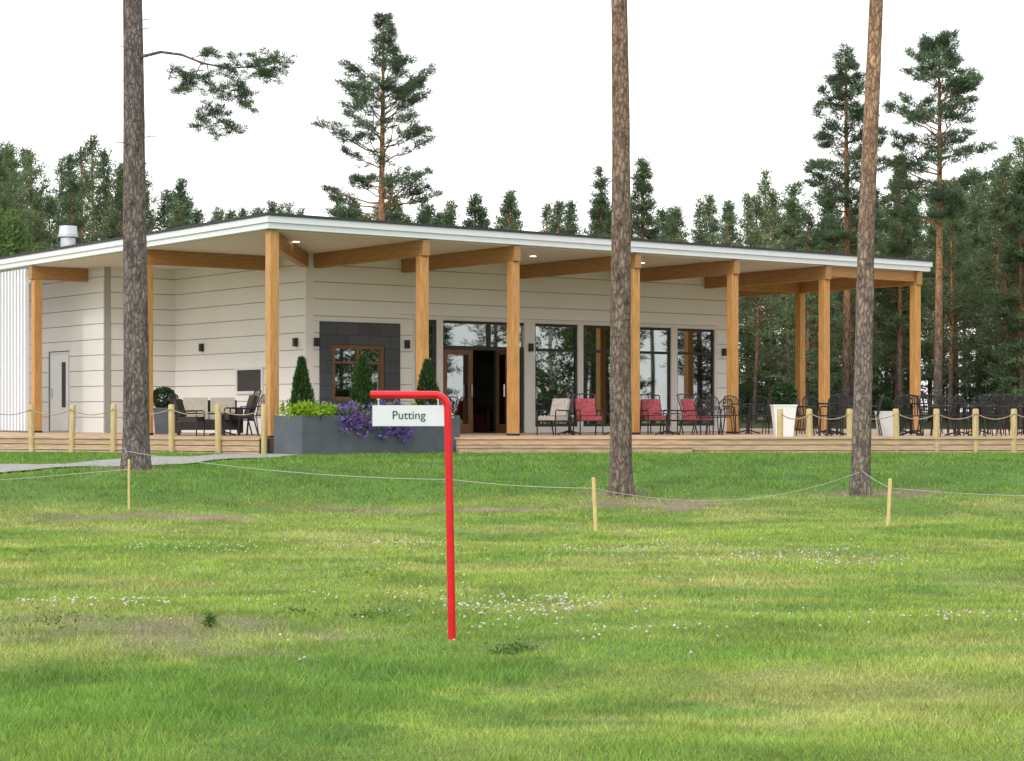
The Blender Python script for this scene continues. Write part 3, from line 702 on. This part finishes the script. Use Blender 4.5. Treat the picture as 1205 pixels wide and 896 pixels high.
for ri,(Yr,sp) in enumerate([(77,3.0),(82,2.4),(87,2.2),(93,2.2),(100,2.3),(109,2.5),(120,2.7)]):
    x=-.27*Yr-20+rg.rand()*2
    while x<.27*Yr+24:
        yy_=Yr+rg.uniform(-2.5,2.5);px=602.5+x/yy_*F
        ty=np.interp(px,topx,topy)+abs(rg.randn())*(16 if ri>2 else 30)-2
        if rg.rand()<.15: ty-=rg.uniform(8,30)
        ht=wz(ty,yy_)-1.0
        if ri<2 and 330<px<860: x+=sp;continue
        if px>820: k=rg.choice(7,p=[.18,.18,.18,.10,.08,.18,.10])
        else: k=rg.choice(7,p=[.18,.14,.12,.22,.16,.11,.07])
        addtree(x,yy_,ht,tmpl[k]);x+=sp*rg.uniform(.6,1.4)
for (px,Yb,h) in[(-12,70,8.4),(14,72,8.3),(48,74,7.2),(92,75,7.),(-60,70,9),(130,78,6.5),(1190,88,5),(890,95,5.5),(1050,92,5)]:
    addtree(wx(px,Yb),Yb,h,bl[rg.randint(2)],7.)
for k in range(90):
    y=rg.uniform(88,112);x=rg.uniform(.02,.33)*y if k%3 else rg.uniform(-.3,.3)*y
    addtree(x,y,rg.uniform(2.2,5.0),tmpl[3+rg.randint(2)],12.)
for k in range(90):   # the woods continue down the right-hand side of the course
    y=rg.uniform(-5,74);x=rg.uniform(0,14)+np.interp(y,[-25,20,50,74],[38,40,36,28]);addtree(x,y,rg.uniform(10,15),tmpl[rg.randint(7)])
for (x,y) in((32,33),(35,40),(33.5,27),(36.5,22)): addtree(x,y,9.5,bl[rg.randint(2)],7.)
for k in range(14):
    y=rg.uniform(0,74);x=-rg.uniform(0,14)-np.interp(y,[0,74],[42,34]);addtree(x,y,rg.uniform(11,15),tmpl[rg.randint(7)])

def hero(name,px,Y,topy,**k):
    H=wz(topy,Y)-float(terrain(wx(px,Y),Y));me=conifer(name,H,**k);return place(me,name,None,(wx(px,Y),Y,float(terrain(wx(px,Y),Y))-.05))
hero('pine_tree',448,75,22,cs=.46,Rc=2.45,prof=scots,seed=301,whorl=.62,per=6,tuft=28,need=20,l=.19,wd=.030,r0=.19,mats=[bark_f,pine_h],e0=8,e1=50,droop=.05,qlo=.45,side=.5,wob=.6)
hero('pine_tree',995,76,55,cs=.48,Rc=1.7,prof=scots,seed=302,whorl=.6,per=6,tuft=24,need=20,l=.19,wd=.032,r0=.16,mats=[bark_f,pine_h],e0=5,e1=50,qlo=.3,side=.5)
hero('pine_tree',1103,70,48,cs=.54,Rc=2.15,prof=round_,seed=303,whorl=.54,per=6,tuft=26,need=20,l=.19,wd=.032,r0=.16,mats=[bark_f,pine_h],e0=5,e1=45,qlo=.4,side=.5)
hero('spruce_tree',757,78,188,cs=.15,Rc=1.9,prof=cone,seed=304,whorl=.38,per=8,tuft=15,need=12,l=.20,wd=.04,r0=.15,mats=[bark_f,spruce_n],e0=-15,e1=30)
hero('pine_tree',707,80,200,cs=.4,Rc=1.5,prof=spike,seed=305,whorl=.45,per=6,tuft=12,need=12,l=.20,wd=.04,r0=.12,mats=[bark_f,pine_h],e0=5,e1=45)
hero('pine_tree',1060,79,185,cs=.4,Rc=1.4,prof=spike,seed=306,whorl=.45,per=6,tuft=14,need=14,l=.20,wd=.04,r0=.12,mats=[bark_f,pine_n],e0=5,e1=45)
hero('spruce_tree',1204,74,200,cs=.15,Rc=1.6,prof=cone,seed=307,whorl=.38,per=8,tuft=15,need=12,l=.20,wd=.04,r0=.15,mats=[bark_f,spruce_n],e0=-15,e1=30)

# the three large pines in front
def branch(m,C,D,Tn,rg):
    z=lambda py:wz(py,31)-tz; x=lambda px:(px-160)/72.6
    def lim(pts,r0,r1): 
        P=[(x(a),b,z(c)) for a,b,c in pts];m.tube(P,np.linspace(r0,r1,len(P)),6,0);return np.array(P)
    A=lim([(162,0,68),(190,-.05,62),(215,-.1,66),(240,-.1,76),(270,-.12,82),(300,-.1,80),(328,-.1,76)],.03,.006)
    subs=[(A[3:],9)]
    for pts,k in [([(238,-.1,76),(228,0,92),(212,.05,104)],6),([(245,-.1,78),(250,-.2,105),(258,-.15,135),(254,-.1,158)],7),([(272,-.12,82),(288,-.05,100),(290,0,128)],6),
                ([(300,-.1,80),(312,-.2,92),(324,-.2,98)],5),([(225,-.1,70),(245,.1,62),(275,.15,66)],4),([(250,-.2,105),(270,-.25,112),(284,-.2,116)],5),
                ([(258,-.15,135),(268,-.1,146),(272,-.1,158)],4),([(240,-.1,84),(222,.1,84),(208,.1,84)],4),([(252,-.15,120),(240,.05,132),(234,.1,146)],4),([(300,-.1,80),(318,.1,68),(332,.1,74)],5)]:
        subs.append((lim(pts,.010,.003),k))
    for P,k in subs:
        s=np.linspace(0,1,len(P));q=np.linspace(.3,1,k);c=np.stack([np.interp(q,s,P[:,i]) for i in range(3)],1)+rg.randn(k,3)*[.05,.08,.04]
        for cc in c:
            for _ in range(4):
                e=cc+rg.randn(3)*[.11,.13,.06];m.tube([cc,e],[.004,.002],3,0)
                for f in(.5,.75,1.): C.append((cc+(e-cc)*f)[None]);D.append((e-cc)[None]*4+[[0,0,.15]]);Tn.append([rg.uniform(.6,1.2)])
    for py,L in((28,.16),(38,.2),(60,-.15),(165,.22),(172,-.18),(290,.12),(100,-.14),(205,.12)):
        m.tube([(0,-.1,z(py)),(L*1.2,-.15,z(py)+.04),(L*2,-.2,z(py)+.02)],[.01,.007,.003],4,0)
def bigpine(px,Y,r0,mat,seed,lean,extra=None):
    global tz
    x=wx(px,Y);tz=float(terrain(x,Y))-.05
    me=conifer('pine_tree',17,.68,2.6,round_,seed,.7,5,9,20,.082,.011,r0,[mat,pine_h],lean=lean,e0=10,e1=50,trn=(28,70),ex=.62,extra=extra,flare=.25,stubs=False,wob=.6)
    return place(me,'pine_tree',None,(x,Y,tz))
bigpine(160,31,.205,bark_l,401,(-.15,0),branch)
bigpine(731,30.4,.168,bark_m,402,(0,0));bigpine(1012,30.4,.142,bark_r,403,(.62,0))

# ---------------------------------------------------------------- sky, sun, camera
wd_=bpy.data.worlds.new('World');scn.world=wd_;wd_.use_nodes=True;nt=wd_.node_tree;N=nt.nodes;L=nt.links
bg=N['Background'];sk=N.new('ShaderNodeTexSky');sk.sky_type='NISHITA';sk.sun_disc=False
SE=math.radians(36);SAZ=math.radians(215)
sk.sun_elevation=SE;sk.sun_rotation=SAZ;sk.air_density=1.2;sk.dust_density=5
tc=N.new('ShaderNodeTexCoord');sp=N.new('ShaderNodeSeparateXYZ');L.new(tc.outputs['Generated'],sp.inputs[0])
cr=N.new('ShaderNodeValToRGB');L.new(sp.outputs[2],cr.inputs[0])
cr.color_ramp.elements[0].position=0;cr.color_ramp.elements[0].color=(.98,.970,.955,1);cr.color_ramp.elements[1].position=.5;cr.color_ramp.elements[1].color=(.93,.945,.98,1)
nz=N.new('ShaderNodeTexNoise');nz.inputs['Scale'].default_value=2.5;nz.inputs['Detail'].default_value=2;L.new(tc.outputs['Generated'],nz.inputs['Vector'])
mr=N.new('ShaderNodeMapRange');mr.inputs['To Min'].default_value=13.6;mr.inputs['To Max'].default_value=15.2;L.new(nz.outputs[0],mr.inputs[0])
sc=N.new('ShaderNodeVectorMath');sc.operation='SCALE';L.new(cr.outputs[0],sc.inputs[0]);L.new(mr.outputs[0],sc.inputs['Scale'])
mx=N.new('ShaderNodeMix');mx.data_type='RGBA';mx.inputs[0].default_value=.85;L.new(sk.outputs[0],mx.inputs[6]);L.new(sc.outputs[0],mx.inputs[7])
L.new(mx.outputs[2],bg.inputs[0]);bg.inputs[1].default_value=.138
sl=bpy.data.lights.new('sun','SUN');sl.energy=1.25;sl.angle=math.radians(14);sl.color=(1,.96,.90)
so=bpy.data.objects.new('sun',sl);col.objects.link(so)
d=Vector((math.sin(SAZ)*math.cos(SE),math.cos(SAZ)*math.cos(SE),math.sin(SE)))
so.rotation_euler=d.to_track_quat('Z','Y').to_euler();so.location=(0,0,40)
cam=bpy.data.cameras.new('camera');co=bpy.data.objects.new('camera',cam);col.objects.link(co)
co.location=(0,0,1.5);co.rotation_euler=(math.pi/2,0,0);cam.sensor_width=36;cam.lens=36*F/1205;cam.shift_y=36/1205;cam.clip_end=3000;cam.clip_start=.1
scn.camera=co
scn.view_settings.view_transform='Standard';scn.view_settings.look='None';scn.view_settings.exposure=0
